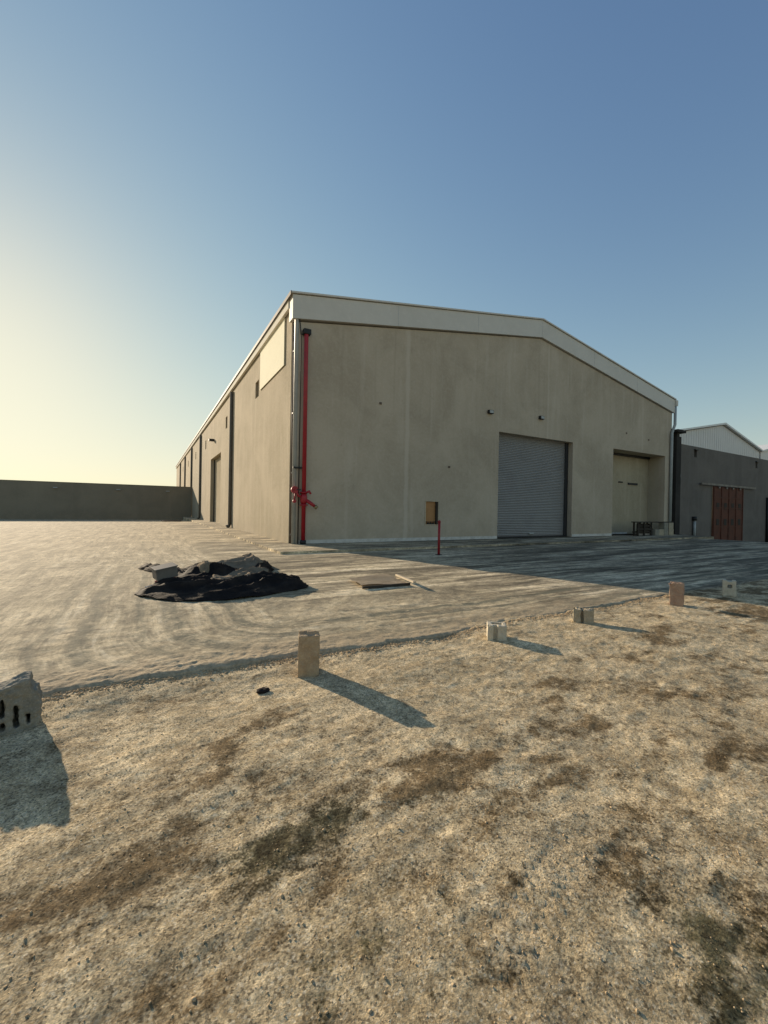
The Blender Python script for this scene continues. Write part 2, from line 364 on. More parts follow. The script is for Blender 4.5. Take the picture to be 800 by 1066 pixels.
def soil_z(x, y):
    z = (fbm(x*.7,y*.7,3,21)-.5)*.07 + (fbm(x*4,y*4,4,31)-.5)*.018 + (fbm(x*16,y*16,4,41)-.5)*.009
    z = z + (np.abs(fbm(x*3.1+y*1.2,y*5.2-x*1.0,4,51)-.5)*-.022+.003)
    fade = smooth(9,4.5,y)*smooth(-4,-2,x)*smooth(16,9,x)
    z = z*(.25+.75*fade)
    z = z + .034*smooth(.6,2.6,x)*smooth(1.2,3.6,y)          # soil rises to meet the slab on the right
    z = z + .027*smooth(EDGE-.5,EDGE-.1,y)*smooth(2.6,1.,x)
    z = z - .16*smooth(EDGE+.12, EDGE+.9, y)                   # dives under the slab
    # knobbly tyre print
    a = np.array((1.02,1.00)); b = np.array((2.0,1.27)); d=(b-a)/np.linalg.norm(b-a); n=np.array((-d[1],d[0]))
    s = (x-a[0])*d[0]+(y-a[1])*d[1]; t=(x-a[0])*n[0]+(y-a[1])*n[1]
    for off,w in ((.0,.05),(.13,.05)):
        tt=(t-off)/w; msk=smooth(1.0,.75,np.abs(tt))*smooth(-.05,.1,s)*smooth(1.05,.8,s)
        zig=np.abs(((s/.062+tt*.42*np.sign(tt))%1)-.5)*2
        z = z + msk*(-.004+.0075*smooth(.35,.65,zig))*(.4+.9*fbm(x*5,y*5,2,77))
    return z
gx = axis_pts(-700,-2.2,8.2,700,.0155,1.05); gy = axis_pts(-700,.15,4.75,900,.0145,1.05)
GX,GY = np.meshgrid(gx,gy)
GZ = soil_z(GX,GY) + zfall(GX,GY)
me = grid_mesh('ground', GX, GY, GZ)
br = np.zeros_like(GX); gr = np.zeros_like(GX)
for (cx,cy,rx,ry,a,k) in STAINS:
    c_,s_ = math.cos(.35), math.sin(.35)
    dx,dy = GX-cx, GY-cy; u=(dx*c_+dy*s_)/(rx*1.2); v=(-dx*s_+dy*c_)/(ry*1.25)
    w = a*np.exp(-(u*u+v*v)*.9)
    if k=='b': br = br+w
    else: gr = gr+w
rag = .30+1.35*smooth(.30,.70,fbm(GX*3+7,GY*6-3,4,63))
# the surroundings carry the same sort of stains
far = (1-smooth(8,6.5,GX)*smooth(-2.2,-1.3,GX)*smooth(.0,.5,GY))
br = br + far*smooth(.52,.70,fbm(GX*.9,GY*1.6,4,71))*.9
br = br + .45*smooth(.40,.75,fbm(GX*1.7+3,GY*3.1,4,73)) + .6*smooth(8,9.5,GX)*smooth(2.6,3.4,GY)*smooth(30,12,GX)  # last term paints the shaded soil on the right darker
setattr_f(me,'stain_shade',np.clip(br*rag,0,1.3)); setattr_f(me,'grey',np.clip(gr*rag,0,1.3))
ground = obj('ground', me, M['soil'], smooth=True); tag(ground, kind='structure')

# yard slab of dusty concrete, its ragged near edge a step above the soil
sx = axis_pts(-120,-1.8,9.5,150,.02,1.045)
ss = [-.035,-.02,-.004]+list(np.arange(.0,1.1,.02)); d=.02
while ss[-1] < 120: d*=1.04; ss.append(ss[-1]+d)
ss = np.array(ss)
XX,SS = np.meshgrid(sx,ss); YE = edge_y(XX)
YY = YE+np.maximum(SS,-.02) + (fbm(XX*14,SS*14,2,15)-.5)*.03*smooth(.3,0,SS)
ZZ = .05 + (fbm(XX*3,YY*3,3,81)-.5)*.012 + zfall(XX,YY)
wr = smooth(1.4,.5,YY)
heap = smooth(-.004,.05,SS)*smooth(.75,.08,SS)*(.35+.65*smooth(2.8,.4,XX))*smooth(9,5,XX)
ZZ += heap*(.003+.013*np.abs(fbm(XX*2.2+SS*1.5,SS*7-XX*1.2,4,83)-.5)*2) + heap*(fbm(XX*21,YY*27,4,85)-.5)*.026
# shallow tyre ruts swinging round toward the right
r_ = np.sqrt(np.maximum(1.6-XX,0)**2+np.maximum(6.0-YY,0)**2)+(fbm(XX*.15,YY*.15,2,87)-.5)*.6
rutm = smooth(14,9,YY)*smooth(7,4,XX)
ZZ += rutm*(fbm(r_*5,(XX-YY)*.4,4,89)-.5)*.016+rutm*(fbm(XX*6,YY*6,4,93)-.5)*.016
ZZ += -.012*smooth(.03,-.004,SS) 
ZZ[0,:] -= .16; ZZ[1,:] -= .055
me = grid_mesh('concrete_yard', XX, YY, ZZ)
setattr_f(me,'edge',smooth(.75,.05,SS+ (fbm(XX*4,YY*4,3,91)-.5)*.5)*smooth(9,5,XX))
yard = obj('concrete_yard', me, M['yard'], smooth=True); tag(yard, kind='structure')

def yz(x,y): return .05+float(zfall(np.float64(x),np.float64(y)))
def sz(x,y): return float(soil_z(np.array([x]),np.array([y]))[0])

# concrete apron round the warehouse foot
ap = MB()
n = 46
for (x0,x1,y0,y1) in ((3.9,34.98,14.05,17.35),(3.9,5.60,17.36,62.0)):
    ap.box(x0,x1,y0,y1,-.25,.135,.012)
apron = ap.build('pavement', M['yard']); tag(apron, kind='structure')

# ------------------------------------------------------------------ warehouse
X0,Y0,X1,Y1 = 5.15,16.96,35.0,105.0; T=.43; RX=(X0+X1)/2
wh = empty('warehouse',(X0,Y0,0)); tag(wh,'large beige rendered warehouse with pale gable band and two recessed bays','warehouse')
def kid(o, p=wh):          # parts are built in world coordinates
    o.parent = p; o.matrix_parent_inverse = p.matrix_world.inverted() if p.parent is None and p.type=='EMPTY' else Matrix.Identity(4)
    return o
bpy.context.view_layer.update()
def wpart(name, me_or_mb, mat, p=wh, smooth=False):
    me_ = me_or_mb.mesh(name) if isinstance(me_or_mb, MB) else me_or_mb
    o = obj(name, me_, mat, None, smooth); o.parent = p
    root = p
    while root.parent: root = root.parent
    o.matrix_parent_inverse = Matrix.Identity(4)
    me_.transform(Matrix.Translation(-Vector(root.location)))
    return o
EV, RG = 9.49, 12.0
front = plate('front_wall', [(X0+.14,-.3),(X1,-.3),(X1,EV-.05),(RX,RG-.05),(X0+.14,EV-.05)],
      [rect(16.87,23.25,.135,6.1), rect(27.52,34.14,.135,6.1), rect(11.95,12.75,.90,2.14)], T, MXZ(Y0+T/2))
fw_ = wpart('wall', front, M['wall']); tag(fw_,'shaded gable end wall')
sidehs = [rect(37.2,43.9,-.0,6.25)]+[rect(y-.42,y+.42,7.8,8.72) for y in (23.8,34.45,48.3,59.5,71.5,83.5)]
side = plate('side_wall', [(17.32,-.6),(Y1,-.6),(Y1,10.3),(17.32,10.3)], sidehs, T, MYZ(X0+T/2))
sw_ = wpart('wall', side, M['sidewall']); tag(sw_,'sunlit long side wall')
wpart('wall', MB().box(X1-T,X1-.003,Y0+T+.004,Y1,-1.2,EV+.5).box(X0+T+.004,X1-T-.004,Y1-T,Y1-.004,-.8,EV+.5), M['wall'])
wpart('corner_post', MB().box(X0+.16,X0+T,Y0+T+.002,17.36,.0,10.2), M['reveal'])
# gable band above the wall, standing a little proud
band = plate('fascia', [(X0-.12,EV),(RX,RG),(X1+.12,EV),(X1+.12,EV+.98),(RX,RG+1.0),(X0-.12,EV+.98)], [], .5, MXZ(Y0+.12))
fb = wpart('fascia', band, M['flash'])
for k in range(1,6):
    x = X0+ (X1-X0)*k/6.; z = EV+(RG-EV)*(1-abs(x-RX)/(RX-X0))
    wpart('seam', MB().box(x-.006,x+.006,Y0-.136,Y0-.1305,z+.02,z+.97), M['roofmetal'], fb)
# roof sheets and their edge
rt = .07
def roofpoly(dz0,dz1,ov): 
    return [(X0-ov,EV+1.0+dz0),(RX,RG+1.02+dz0),(X1+ov,EV+1.0+dz0),(X1+ov,EV+1.0+dz1),(RX,RG+1.02+dz1),(X0-ov,EV+1.0+dz1)]
rf = wpart('roof', plate('roof', roofpoly(.002,.075,.2), [], Y1-Y0+.5, MXZ((Y0+Y1)/2+.05)), M['flash'])
wpart('roof_edge', MB().box(X0-.235,X0-.202,Y0-.19,Y1,EV+.93,EV+1.09), M['roofedge'], rf)
wpart('eave_trim', MB().box(X0-.16,X0-.03,Y0+.40,Y1,EV+.60,EV+.985), M['whitetrim'])
# big cream sheet panel high on the side wall
wpart('wall_panel', MB().box(X0-.045,X0-.003,18.3,22.95,8.02,EV+.59).box(X0-.06,X0-.046,18.27,18.33,7.98,EV+.59).box(X0-.06,X0-.046,18.33,22.95,7.98,8.03), M['panel'])
for y in (23.8,34.45,48.3,59.5,71.5,83.5):
    w = wpart('vent_opening', MB().box(X0+.25,X0+.27,y-.41,y+.41,7.81,8.71), M['ventdark'])
    lv = MB()
    for k in range(6): lv.box(X0+.17,X0+.22,y-.41,y+.41,7.87+k*.145,7.885+k*.145)
    wpart('louvre', lv, M['olddark'], w)
# corrugated roller shutters
def shutter(x0,x1,z0,z1,y,axis='y',step=.098):
    bm = bmesh.new(); z=z0; rows=[]; prof=[(0,0),(.25,.022),(.5,.03),(.75,.022),(.95,0)]
    while z < z1:
        for f,dv in prof:
            rows.append((min(z+f*step,z1), dv))
        z += step
    prev=None
    for zz,dv in rows:
        if axis=='y': a=bm.verts.new((x0,y-dv,zz)); b=bm.verts.new((x1,y-dv,zz))
        else: a=bm.verts.new((y-dv,x0,zz)); b=bm.verts.new((y-dv,x1,zz))
        if prev: bm.faces.new((prev[0],prev[1],b,a))
        prev=(a,b)
    # back sheet gives the curtain its thickness
    if axis=='y': c=[bm.verts.new(q) for q in ((x0,y+.02,z0),(x1,y+.02,z0),(x1,y+.02,z1),(x0,y+.02,z1))]
    else: c=[bm.verts.new(q) for q in ((y+.02,x0,z0),(y+.02,x1,z0),(y+.02,x1,z1),(y+.02,x0,z1))]
    bm.faces.new(c)
    bmesh.ops.recalc_face_normals(bm, faces=bm.faces)
    me=bpy.data.meshes.new('shutter'); bm.to_mesh(me); bm.free(); return me
sh = wpart('roller_shutter', shutter(16.88,23.10,.16,6.099,17.36), M['shutter']); tag(sh,'blue grey roller shutter of the left bay')
wpart('bottom_bar', MB().box(16.90,23.08,17.30,17.38,.137,.23), M['shutterdark'], sh)
wpart('guide', MB().box(22.98,23.235,17.27,17.44,.137,6.08), M['shutterdark'], sh)
wpart('guide', MB().box(16.885,16.96,17.30,17.44,.137,6.08), M['shutterdark'], sh)
wpart('lock', MB().box(19.8,20.2,17.27,17.32,.33,.40), M['pipe'], sh)
wpart('bay_lining', MB().box(34.145,34.6,Y0+T+.004,18.35,.0,6.3).box(27.0,27.515,Y0+T+.004,18.35,.0,6.3).box(27.0,34.6,Y0+T+.004,18.35,6.105,6.5), M['reveal'])
bw = wpart('bay_door', MB().box(27.518,34.142,18.18,18.34,.137,6.10), M['sidewall']); tag(bw,'plain cream back of the right bay')
wpart('door_pull', MB().box(30.2,30.7,18.13,18.178,3.95,4.05), M['black'], bw); wpart('door_pull', MB().box(31.4,32.6,18.11,18.178,3.85,4.0), M['black'], bw)
wpart('door_track', MB().box(27.52,34.13,18.06,18.176,5.94,6.09), M['shutterdark'], bw)
sd = wpart('roller_shutter', shutter(37.22,43.88,.0,6.2,X0+.42,'x'), M['sidedoor']); tag(sd,'cream roller shutter in the sunlit side wall')
for ya,yb in ((37.205,37.30),(43.80,43.895)): wpart('guide', MB().box(X0+.30,X0+.425,ya,yb,.0,6.2), M['shutterdark'], sd)
# plinth line
for a,b in ((X0+.30,16.84),(23.28,27.49),(34.17,X1-.02)): wpart('plinth', MB().box(a,b,Y0-.022,Y0-.003,.137,.29), M['plinth'])
wpart('plinth', MB().box(27.53,31.4,18.158,18.176,.137,.27), M['plinth'])
# downpipes: corner cluster, right corner, and along the side
wpart('downpipe', MB().tube([(X0+.10,Y0+.02,.14),(X0+.10,Y0+.02,9.9),(X0+.02,Y0-.0,10.05)],.085,14), M['pipe'])
for z in (.5,3.1,5.6,8.2): wpart('pipe_clip', MB().box(X0+.0,X0+.20,Y0+.08,Y0+.14,z,z+.05), M['shutterdark'])
wpart('conduit', MB().tube([(X0+.075,17.22,.14),(X0+.075,17.22,9.9)],.065,10), M['pipebrown'])
wpart('conduit', MB().tube([(X0+.28,Y0-.05,.14),(X0+.28,Y0-.05,8.9),(X0+.12,Y0-.06,10.3)],.022,8), M['black'])
g_ = wpart('gutter_box', MB().box(X1+.125,X1+.42,Y0-.22,Y0+.6,EV+.55,EV+.98,.02), M['flash'])
wpart('downpipe', MB().tube([(X1+.24,Y0-.1,EV+.55),(X1+.24,Y0-.1,8.6),(X1-.22,Y0-.12,7.9),(X1-.22,Y0-.12,.1)],.10,12), M['pipe'])
for y in (31.6,52.7,64.6,77.2,89.7):
    wpart('downpipe', MB().tube([(X0-.10,y,9.95),(X0-.10,y,.42),(X0-.16,y,.28),(X0-.34,y,.20)],.13,12), M['pipeside'])
for x,z in ((16.13,7.08),(20.2,7.27)):
    L_ = wpart('wall_lamp', MB().box(x-.17,x+.17,Y0-.16,Y0-.004,z-.10,z+.10,.02), M['black'])
    wpart('lens', MB().box(x-.13,x+.13,Y0-.178,Y0-.162,z-.07,z+.07), M['pipe'], L_)
for x,z in ((13.4,3.9),(29.0,7.3),(9.3,6.6),(31.8,7.1)):
    wpart('wall_bolt', MB().box(x-.06,x+.06,Y0-.03,Y0-.003,z-.05,z+.05), M['pipebrown'])
wpart('wall_lamp', MB().box(X0-.45,X0-.004,41.5,41.9,7.75,7.95,.02), M['black'])

# ------------------------------------------------------------------ fire riser at the corner
ry = Y0-.16
fr = empty('fire_pipe',(5.62,ry,.13)); tag(fr,'tall red fire pipe with valve cluster beside the warehouse corner','fire pipe')
def part(root, name, mb, mat, parent=None):
    me_ = mb.mesh(name); me_.transform(Matrix.Translation(-Vector(root.location)))
    if root.rotation_euler.z: pass
    return obj(name, me_, mat, parent or root)
part(fr,'riser',MB().tube([(5.62,ry,.14),(5.62,ry,8.95),(5.62,ry+.06,9.08),(5.62,Y0-.01,9.12)],.085,16),M['red'])
part(fr,'top_elbow',MB().box(5.48,5.80,ry-.12,Y0-.005,8.92,9.14,.03),M['black'])
part(fr,'foot_collar',MB().tube([(5.62,ry,.137),(5.62,ry,.30)],.125,16),M['black'])
for z in (1.75,2.28):
    part(fr,'flange',MB().tube([(5.62,ry,z),(5.62,ry,z+.05)],.17,16),M['red'])
part(fr,'valve_body',MB().tube([(5.62,ry,1.8),(5.62,ry,1.95),(5.62,ry,2.12),(5.62,ry,2.28)],[.10,.145,.145,.10],16),M['red'])
part(fr,'bracket',MB().box(5.15,5.58,ry+.03,ry+.08,3.30,3.37),M['black'])
hl = part(fr,'hose_outlet',MB().tube([(5.62,ry,2.05),(5.88,ry-.16,1.85),(6.05,ry-.2,1.72)],[.07,.075,.06],12),M['red'])
part(fr,'outlet_cap',MB().tube([(6.04,ry-.195,1.735),(6.14,ry-.22,1.66)],[.085,.085],12),M['brass'],hl)
part(fr,'hose_outlet',MB().tube([(5.62,ry,2.25),(5.82,ry-.14,2.36),(5.86,ry-.16,2.24)],[.05,.05,.05],10),M['red'])
w2 = part(fr,'branch_pipe',MB().tube([(5.62,ry,2.1),(5.36,ry-.05,2.16),(5.24,ry-.07,2.4)],[.05,.05,.05],10),M['red'])
part(fr,'hand_wheel',MB().tube([(5.20,ry-.12,2.40),(5.20,ry-.04,2.40)],.15,16).tube([(5.2,ry-.2,2.4),(5.2,ry-.04,2.4)],.03,8),M['red'],w2)
part(fr,'gauge',MB().tube([(5.20,ry-.10,1.93),(5.20,ry-.02,1.93)],.07,14).tube([(5.20,ry-.06,1.98),(5.22,ry-.06,2.3)],.025,8),M['red'])
part(fr,'valve_lever',MB().box(5.28,5.46,ry-.13,ry-.10,2.38,2.43),M['black'])

# cabinet let into the wall
cb = empty('hose_cabinet',(12.35,Y0,.9)); tag(cb,'open brown wall cabinet behind the thin red post','cabinet')
part(cb,'back_board',MB().box(11.97,12.73,Y0+.05,Y0+.07,.955,2.085),M['cabinet'])
part(cb,'frame',MB().box(11.93,11.985,Y0-.02,Y0+.16,.90,2.14).box(11.985,12.715,Y0-.02,Y0+.16,2.09,2.14).box(12.715,12.77,Y0-.02,Y0+.16,.90,2.14).box(11.985,12.715,Y0-.02,Y0+.16,.90,.945),M['batten'])
part(cb,'shelf',MB().box(11.99,12.71,Y0-.04,Y0+.048,1.06,1.085),M['olddark'])
for hx in (12.14,12.30,12.46): part(cb,'hose_coupling',MB().tube([(hx,Y0-.03,.995),(hx,Y0+.045,.995)],.045,10),M['black'])
part(cb,'door_leaf',MB().box(12.60,12.712,Y0-.06,Y0+.045,.95,2.085),M['olddark'])

# thin red marker post standing in the yard
px,py = 9.05,11.95
rp = empty('marker_post',(px,py,.05)); tag(rp,'thin red steel post standing alone in the shaded yard','post')
part(rp,'shaft',MB().tube([(px,py,.02),(px,py,1.22)],.045,12),M['redpost'])
part(rp,'cap',MB().tube([(px,py,1.22),(px,py,1.25),(px,py,1.30)],[.058,.058,.03],12),M['redpost'])
part(rp,'foot_plate',MB().box(px-.09,px+.09,py-.09,py+.09,.056,.075,.004),M['black'])

# ------------------------------------------------------------------ stack beside the right bay: trestle and blocks
def remeshed(me, vox, amp, fr_, seed=0):
    o = bpy.data.objects.new('tmp', me); COL.objects.link(o)
    md = o.modifiers.new('r','REMESH'); md.mode='VOXEL'; md.voxel_size=vox
    dg = bpy.context.evaluated_depsgraph_get(); dg.update()
    m2 = bpy.data.meshes.new_from_object(o.evaluated_get(dg)); COL.objects.unlink(o); bpy.data.objects.remove(o)
    nrm = [v.normal.copy() for v in m2.vertices]
    for v,nn in zip(m2.vertices,nrm):
        q = v.co*fr_+Vector((seed*3.1,0,0))
        v.co += nn*amp*(mnoise.fractal(q,1.0,2.0,4)) 
    return m2
def block_profile(L=.40,W=.20):
    # outline with the grooved ends, two square cores
    g=.028; t=.032
    out=[(-L/2,-W/2),(L/2,-W/2),(L/2,-W/4),(L/2-g,-W/4+.012),(L/2-g,W/4-.012),(L/2,W/4),(L/2,W/2),(-L/2,W/2),(-L/2,W/4),(-L/2+g,W/4-.012),(-L/2+g,-W/4+.012),(-L/2,-W/4)]
    holes=[rect(-L/2+g+t,-t/2,-W/2+t,W/2-t), rect(t/2,L/2-g-t,-W/2+t,W/2-t)]
    return out,holes
def bite(me, pts):
    """knock corners off a block: spheres (centre, radius) push vertices flat"""
    for c,r in pts:
        c=Vector(c)
        for v in me.vertices:
            d=v.co-c
            rr = r*(1+.35*mnoise.noise(v.co*28))
            if d.length < rr: v.co = c+d.normalized()*rr
Rx = lambda a: Matrix.Rotation(a,4,'X'); Ry = lambda a: Matrix.Rotation(a,4,'Y'); Rz = lambda a: Matrix.Rotation(a,4,'Z')

def place_block(name,label,me,mat,x,y,z,rz,group='concrete blocks set along the edge of the concrete'):
    o = obj(name, me, mat, None, True); o.location=(x,y,z); o.rotation_euler=(0,0,rz)
    tag(o,label,'block',group); return o
out,holes = block_profile(.41,.205)
# 1: standing on end, cores running left-right
me = plate('b',out,holes,.205); me.transform(Matrix.Translation((0,0,.205)) @ Ry(-math.pi/2))     # length up, cores along x
me = remeshed(me,.0065,.006,16,1)
bite(me,[((.02,-.06,.44),.05),((-.05,.03,.43),.045),((.10,.10,.42),.06),((.10,-.04,.425),.035),((-.11,-.1,.43),.03),((.11,-.10,.22),.022),((.10,-.10,.0),.03)])
place_block('concrete_block','tall tan concrete block standing on end with a long shadow',me,M['blk_tan'],1.40,3.95,sz(1.40,3.95)-.012,rad(-20))
# 2: half block lying with its core up, groove facing the camera
o2 = [(-.115,-.10),(-.045,-.10),(-.035,-.055),(.0,-.055),(.01,-.10),(.115,-.10),(.115,.10),(-.115,.10)]
me = plate('b',o2,[rect(-.06,.07,-.02,.065)],.195); me.transform(Matrix.Translation((0,0,.0975)))
me = remeshed(me,.006,.006,17,2); bite(me,[((-.12,-.1,.2),.03),((.12,-.11,.0),.02)])
place_block('concrete_block','pale half block with a round hole on top',me,M['blk_pale'],3.84,3.84,sz(3.84,3.84)-.012,rad(-40))
# 3: broken block, two humps with a gap
o3 = [(-.135,-.09),(-.035,-.09),(-.028,-.03),(-.002,-.03),(.005,-.09),(.135,-.09),(.135,.09),(-.135,.09)]
me = plate('b',o3,[rect(-.10,-.06,.0,.05)],.205); me.transform(Matrix.Translation((0,0,.1025)))
me = remeshed(me,.006,.009,14,3); bite(me,[((-.15,.0,.22),.07),((.0,0,.24),.065),((.15,-.02,.22),.07),((.02,.08,.22),.06)])
place_block('concrete_block','dull broken block with a dark gap between two humps',me,M['blk_dull'],5.58,3.84,sz(5.58,3.84)-.012,rad(-55))
# 4: reddish, on end
me = plate('b',out,holes,.205); me.transform(Matrix.Translation((0,0,.205)) @ Ry(-math.pi/2))
me = remeshed(me,.0085,.006,16,4); bite(me,[((-.09,-.09,.43),.05),((.1,.1,.42),.04)])
place_block('concrete_block','reddish concrete block standing on end in the shade',me,M['blk_red'],8.26,3.86,sz(8.26,3.86)-.014,rad(-68))
# 5: on end with its cores toward the camera, top broken
me = plate('b',[(x*.8,y_) for x,y_ in out],[[(a*.55,b*.5) for a,b in holes[1]]],.19); me.transform(Rz(math.pi/2) @ Matrix.Translation((0,0,.165)) @ Ry(-math.pi/2))
me = remeshed(me,.0085,.007,16,5); bite(me,[((0,.05,.35),.05),((.0,-.1,.34),.035)])
place_block('concrete_block','farthest block on end with open cores, right of the reddish one',me,M['blk_pale'],10.15,3.80,sz(10.15,3.80)-.014,rad(-66))
# 6: broken slotted block at the left
o6 = [(-.155,0),(.16,0),(.175,.05),(.175,.225),(.165,.25),(.155,.285),(.125,.30),(.115,.375),(.085,.38),(.03,.355),(-.05,.325),(-.12,.335),(-.150,.31),(-.165,.16)]
def slot(cx,z0,z1,w=.015):
    zz=[]; n_=7
    for k in range(n_): 
        a=math.pi*k/(n_-1); zz.append((cx+w*math.cos(a), z1-w+w*1.0*math.sin(a)))
    for k in range(n_):
        a=math.pi+math.pi*k/(n_-1); zz.append((cx+w*math.cos(a), z0+w+w*math.sin(a)))
    return zz
h6 = [slot(-.11,.03,.10),slot(-.11,.13,.27),slot(-.035,.035,.10,.015),slot(-.035,.125,.265,.014),slot(.04,.035,.205,.016),slot(.105,.045,.125,.014)]
me = plate('b',o6,h6,.19,MXZ(0)); bk_ = plate('b',o6,[],.02,MXZ(.095))
bm=bmesh.new(); bm.from_mesh(me); bm.from_mesh(bk_); bm.to_mesh(me); bm.free()
me = remeshed(me,.006,.013,19,6); bite(me,[((.21,-.02,.30),.05),((.17,-.12,.02),.02)])
place_block('concrete_block','broken grey slotted block at the left edge of the photo',me,M['blk_grey'],-.875,3.97,sz(-.9,3.97)-.015,rad(8))
# dark rock
bm=bmesh.new(); bmesh.ops.create_icosphere(bm,subdivisions=4,radius=1)
for v in bm.verts:
    v.co *= 1+.35*mnoise.fractal(v.co*1.6+Vector((3,1,2)),1,2,4); v.co = Vector((v.co.x*.052,v.co.y*.04,v.co.z*.026))
me=bpy.data.meshes.new('dark_rock'); bm.to_mesh(me); bm.free()
o=obj('dark_rock',me,M['darkstone'],None,True); o.location=(.90,3.74,sz(.9,3.74)+.012); tag(o,'small black lump of rock left of the tall tan block','rock')

# blocks and trestle by the right bay
AZ=.135
tr = empty('trestle',(30.2,16.3,AZ)); tag(tr,'dark timber trestle with a plank top beside the right bay','trestle')
part(tr,'plank',MB().box(29.0,33.85,16.1,16.5,1.06,1.12),M['olddark'])
for x in (29.25,30.0,30.9):
    part(tr,'leg',MB().box(x-.05,x+.05,16.12,16.20,AZ+.002,1.058),M['olddark'])
    part(tr,'leg',MB().box(x-.05,x+.05,16.40,16.48,AZ+.002,1.058),M['olddark'])
part(tr,'brace',MB().box(29.1,31.1,16.14,16.18,.55,.65).box(29.1,31.1,16.42,16.46,.35,.45),M['olddark'])
k=0
desc = [('lower block at the left end of the row under the plank'),('lower block second from left under the plank'),('lower block third from left under the plank'),('lower block at the right end under the plank'),('upper block at the left of the pair under the plank'),('upper block at the right of the pair under the plank')]
for (x,z,s) in ((31.55,AZ,.44),(32.1,AZ,.44),(32.75,AZ,.46),(33.45,AZ,.46),(32.72,AZ+.463,.46),(33.42,AZ+.463,.45)):
    o_ = MB().box(-.29,.29,-.20,.20,0,s,.012).mesh('stack_block')
    o=obj('concrete_block',o_,M['blk_dull' if k%2 else 'blk_grey']); o.location=(x,16.28,z+.001); o.rotation_euler=(0,0,rad([2,-3,1,-2,4,-1][k]))
    tag(o,'concrete '+desc[k],'block','concrete blocks piled by the right bay'); k+=1
cx_=empty('timber_crate',(30.15,16.35,AZ+.001)); tag(cx_,'dark open timber crate standing under the left half of the plank','crate')
part(cx_,'back_panel',MB().box(29.45,30.85,16.36,16.38,AZ+.02,.98),M['olddark'])
for i_,zz in enumerate((.20,.40,.60,.80)): part(cx_,'slat',MB().box(29.42,30.88,16.215,16.235,AZ+zz-.17,AZ+zz-.04),M['olddark'] if i_ else M['rail'])
part(cx_,'side_panel',MB().box(29.42,29.445,16.24,16.355,AZ+.001,.98),M['olddark']); part(cx_,'side_panel',MB().box(30.855,30.88,16.24,16.355,AZ+.001,.98),M['olddark'])

# ------------------------------------------------------------------ grey shed at the right
gx0,gy0 = 35.95,16.96
gs = empty('shed',(gx0,gy0,-.2)); tag(gs,'dark grey shed with white gable roof and rusty red sliding gate','shed')
def gpart(name, x, mat, p=None, lab=None):
    me_ = x.mesh(name) if isinstance(x,MB) else x
    me_.transform(Matrix.Translation(-Vector(gs.location))); o=obj(name,me_,mat,p or gs)
    if lab: tag(o,lab)
    return o
gpart('wall', plate('w',[(gx0,-1.6),(75,-2.0),(75,7.1),(gx0,7.25)],[rect(41.75,47.4,-1.4,4.15)]+[rect(x-.22,x+.22,z-.33,z+.30) for x,z in ((38.75,6.7),(50.4,6.55),(62.0,6.5))],.3,MXZ(gy0+.15)), M['shedwall'])
gpart('wall', MB().box(gx0,gx0+.3,gy0+.304,60,-.8,7.2).box(gx0+.304,75,59.7,60,-2.2,7.1), M['shedwall'])
for x,z in ((38.75,6.7),(50.4,6.55),(62.0,6.5)):
    gpart('vent_opening', MB().box(x-.22,x+.22,gy0+.2,gy0+.22,z-.33,z+.30), M['ventdark'])
    gpart('vent_hood', MB().box(x-.26,x+.26,gy0-.12,gy0-.003,z+.24,z+.32), M['black'])
# white gable set on top of the wall
gz0=8.32
gb = gpart('gable', plate('g',[(36.4,7.0),(52.3,6.9),(52.3,8.0),(44.5,9.70),(36.4,8.20)],[],.12,MXZ(gy0+.5)), M['shedroof'])
rb = MB()
for k in range(40):
    x=36.6+k*.4; zt = 8.2+(x-36.4)/8.1*1.5 if x<44.5 else 8.0+(52.3-x)/7.8*1.7
    rb.box(x-.02,x+.02,gy0+.426,gy0+.438,7.27,zt-.05)
gpart('cladding_rib', rb, M['shedroof'], gb)
gpart('roof', plate('r',[(36.1,8.22),(44.5,9.76),(52.5,8.02),(52.5,8.16),(44.5,9.92),(36.1,8.36)],[],42,MXZ(gy0+21.2)), M['shedtrim'])
# second bay of the roof to the right
gpart('gable', plate('g',[(52.6,6.9),(68.6,6.9),(68.6,7.9),(60.7,9.55),(52.6,8.0)],[],.12,MXZ(gy0+.5)), M['shedroof'])
gpart('roof', plate('r',[(52.55,8.04),(60.7,9.62),(68.8,7.92),(68.8,8.06),(60.7,9.78),(52.55,8.18)],[],42,MXZ(gy0+21.2)), M['shedtrim'])
# sliding gate
gt = gpart('gate', MB().box(41.66,47.50,gy0-.10,gy0-.04,-.95,4.12), M['rustdoor'], None,'rusty red sliding steel gate')
bars = MB()
for x in (41.82,43.2,44.58,45.96,47.34): bars.box(x-.05,x+.05,gy0-.14,gy0-.103,-.95,4.12)
gpart('gate_rib', bars, M['rustdoor'], gt)
bars = MB()
for z in (-.85,.65,2.3,3.2): bars.box(41.88,47.28,gy0-.135,gy0-.105,z-.05,z+.05)
gpart('gate_rail', bars, M['rustdoor'], gt)
for i in range(4):
    for j in range(2):
        z=(.0,1.4)[j]
        gpart('gate_panel', MB().box(42.3+i*1.38,42.8+i*1.38,gy0-.118,gy0-.103,z+.8,z+1.35), M['olddark'], gt)
tk = gpart('gate_track', MB().box(39.4,49.7,gy0-.24,gy0-.16,4.18,4.34), M['rail'])
for x in (42.6,44.0,45.2,46.6): gpart('roller', MB().box(x-.1,x+.1,gy0-.20,gy0-.142,3.98,4.13), M['rail'], tk)
for x in (39.6,42.0,44.6,47.1,49.5): gpart('track_bracket', MB().box(x-.05,x+.05,gy0-.158,gy0-.003,4.2,4.3), M['rail'], tk)
gpart('downpipe', MB().tube([(52.9,gy0-.12,3.5),(52.9,gy0-.12,-1.0)],.13,10), M['black'])
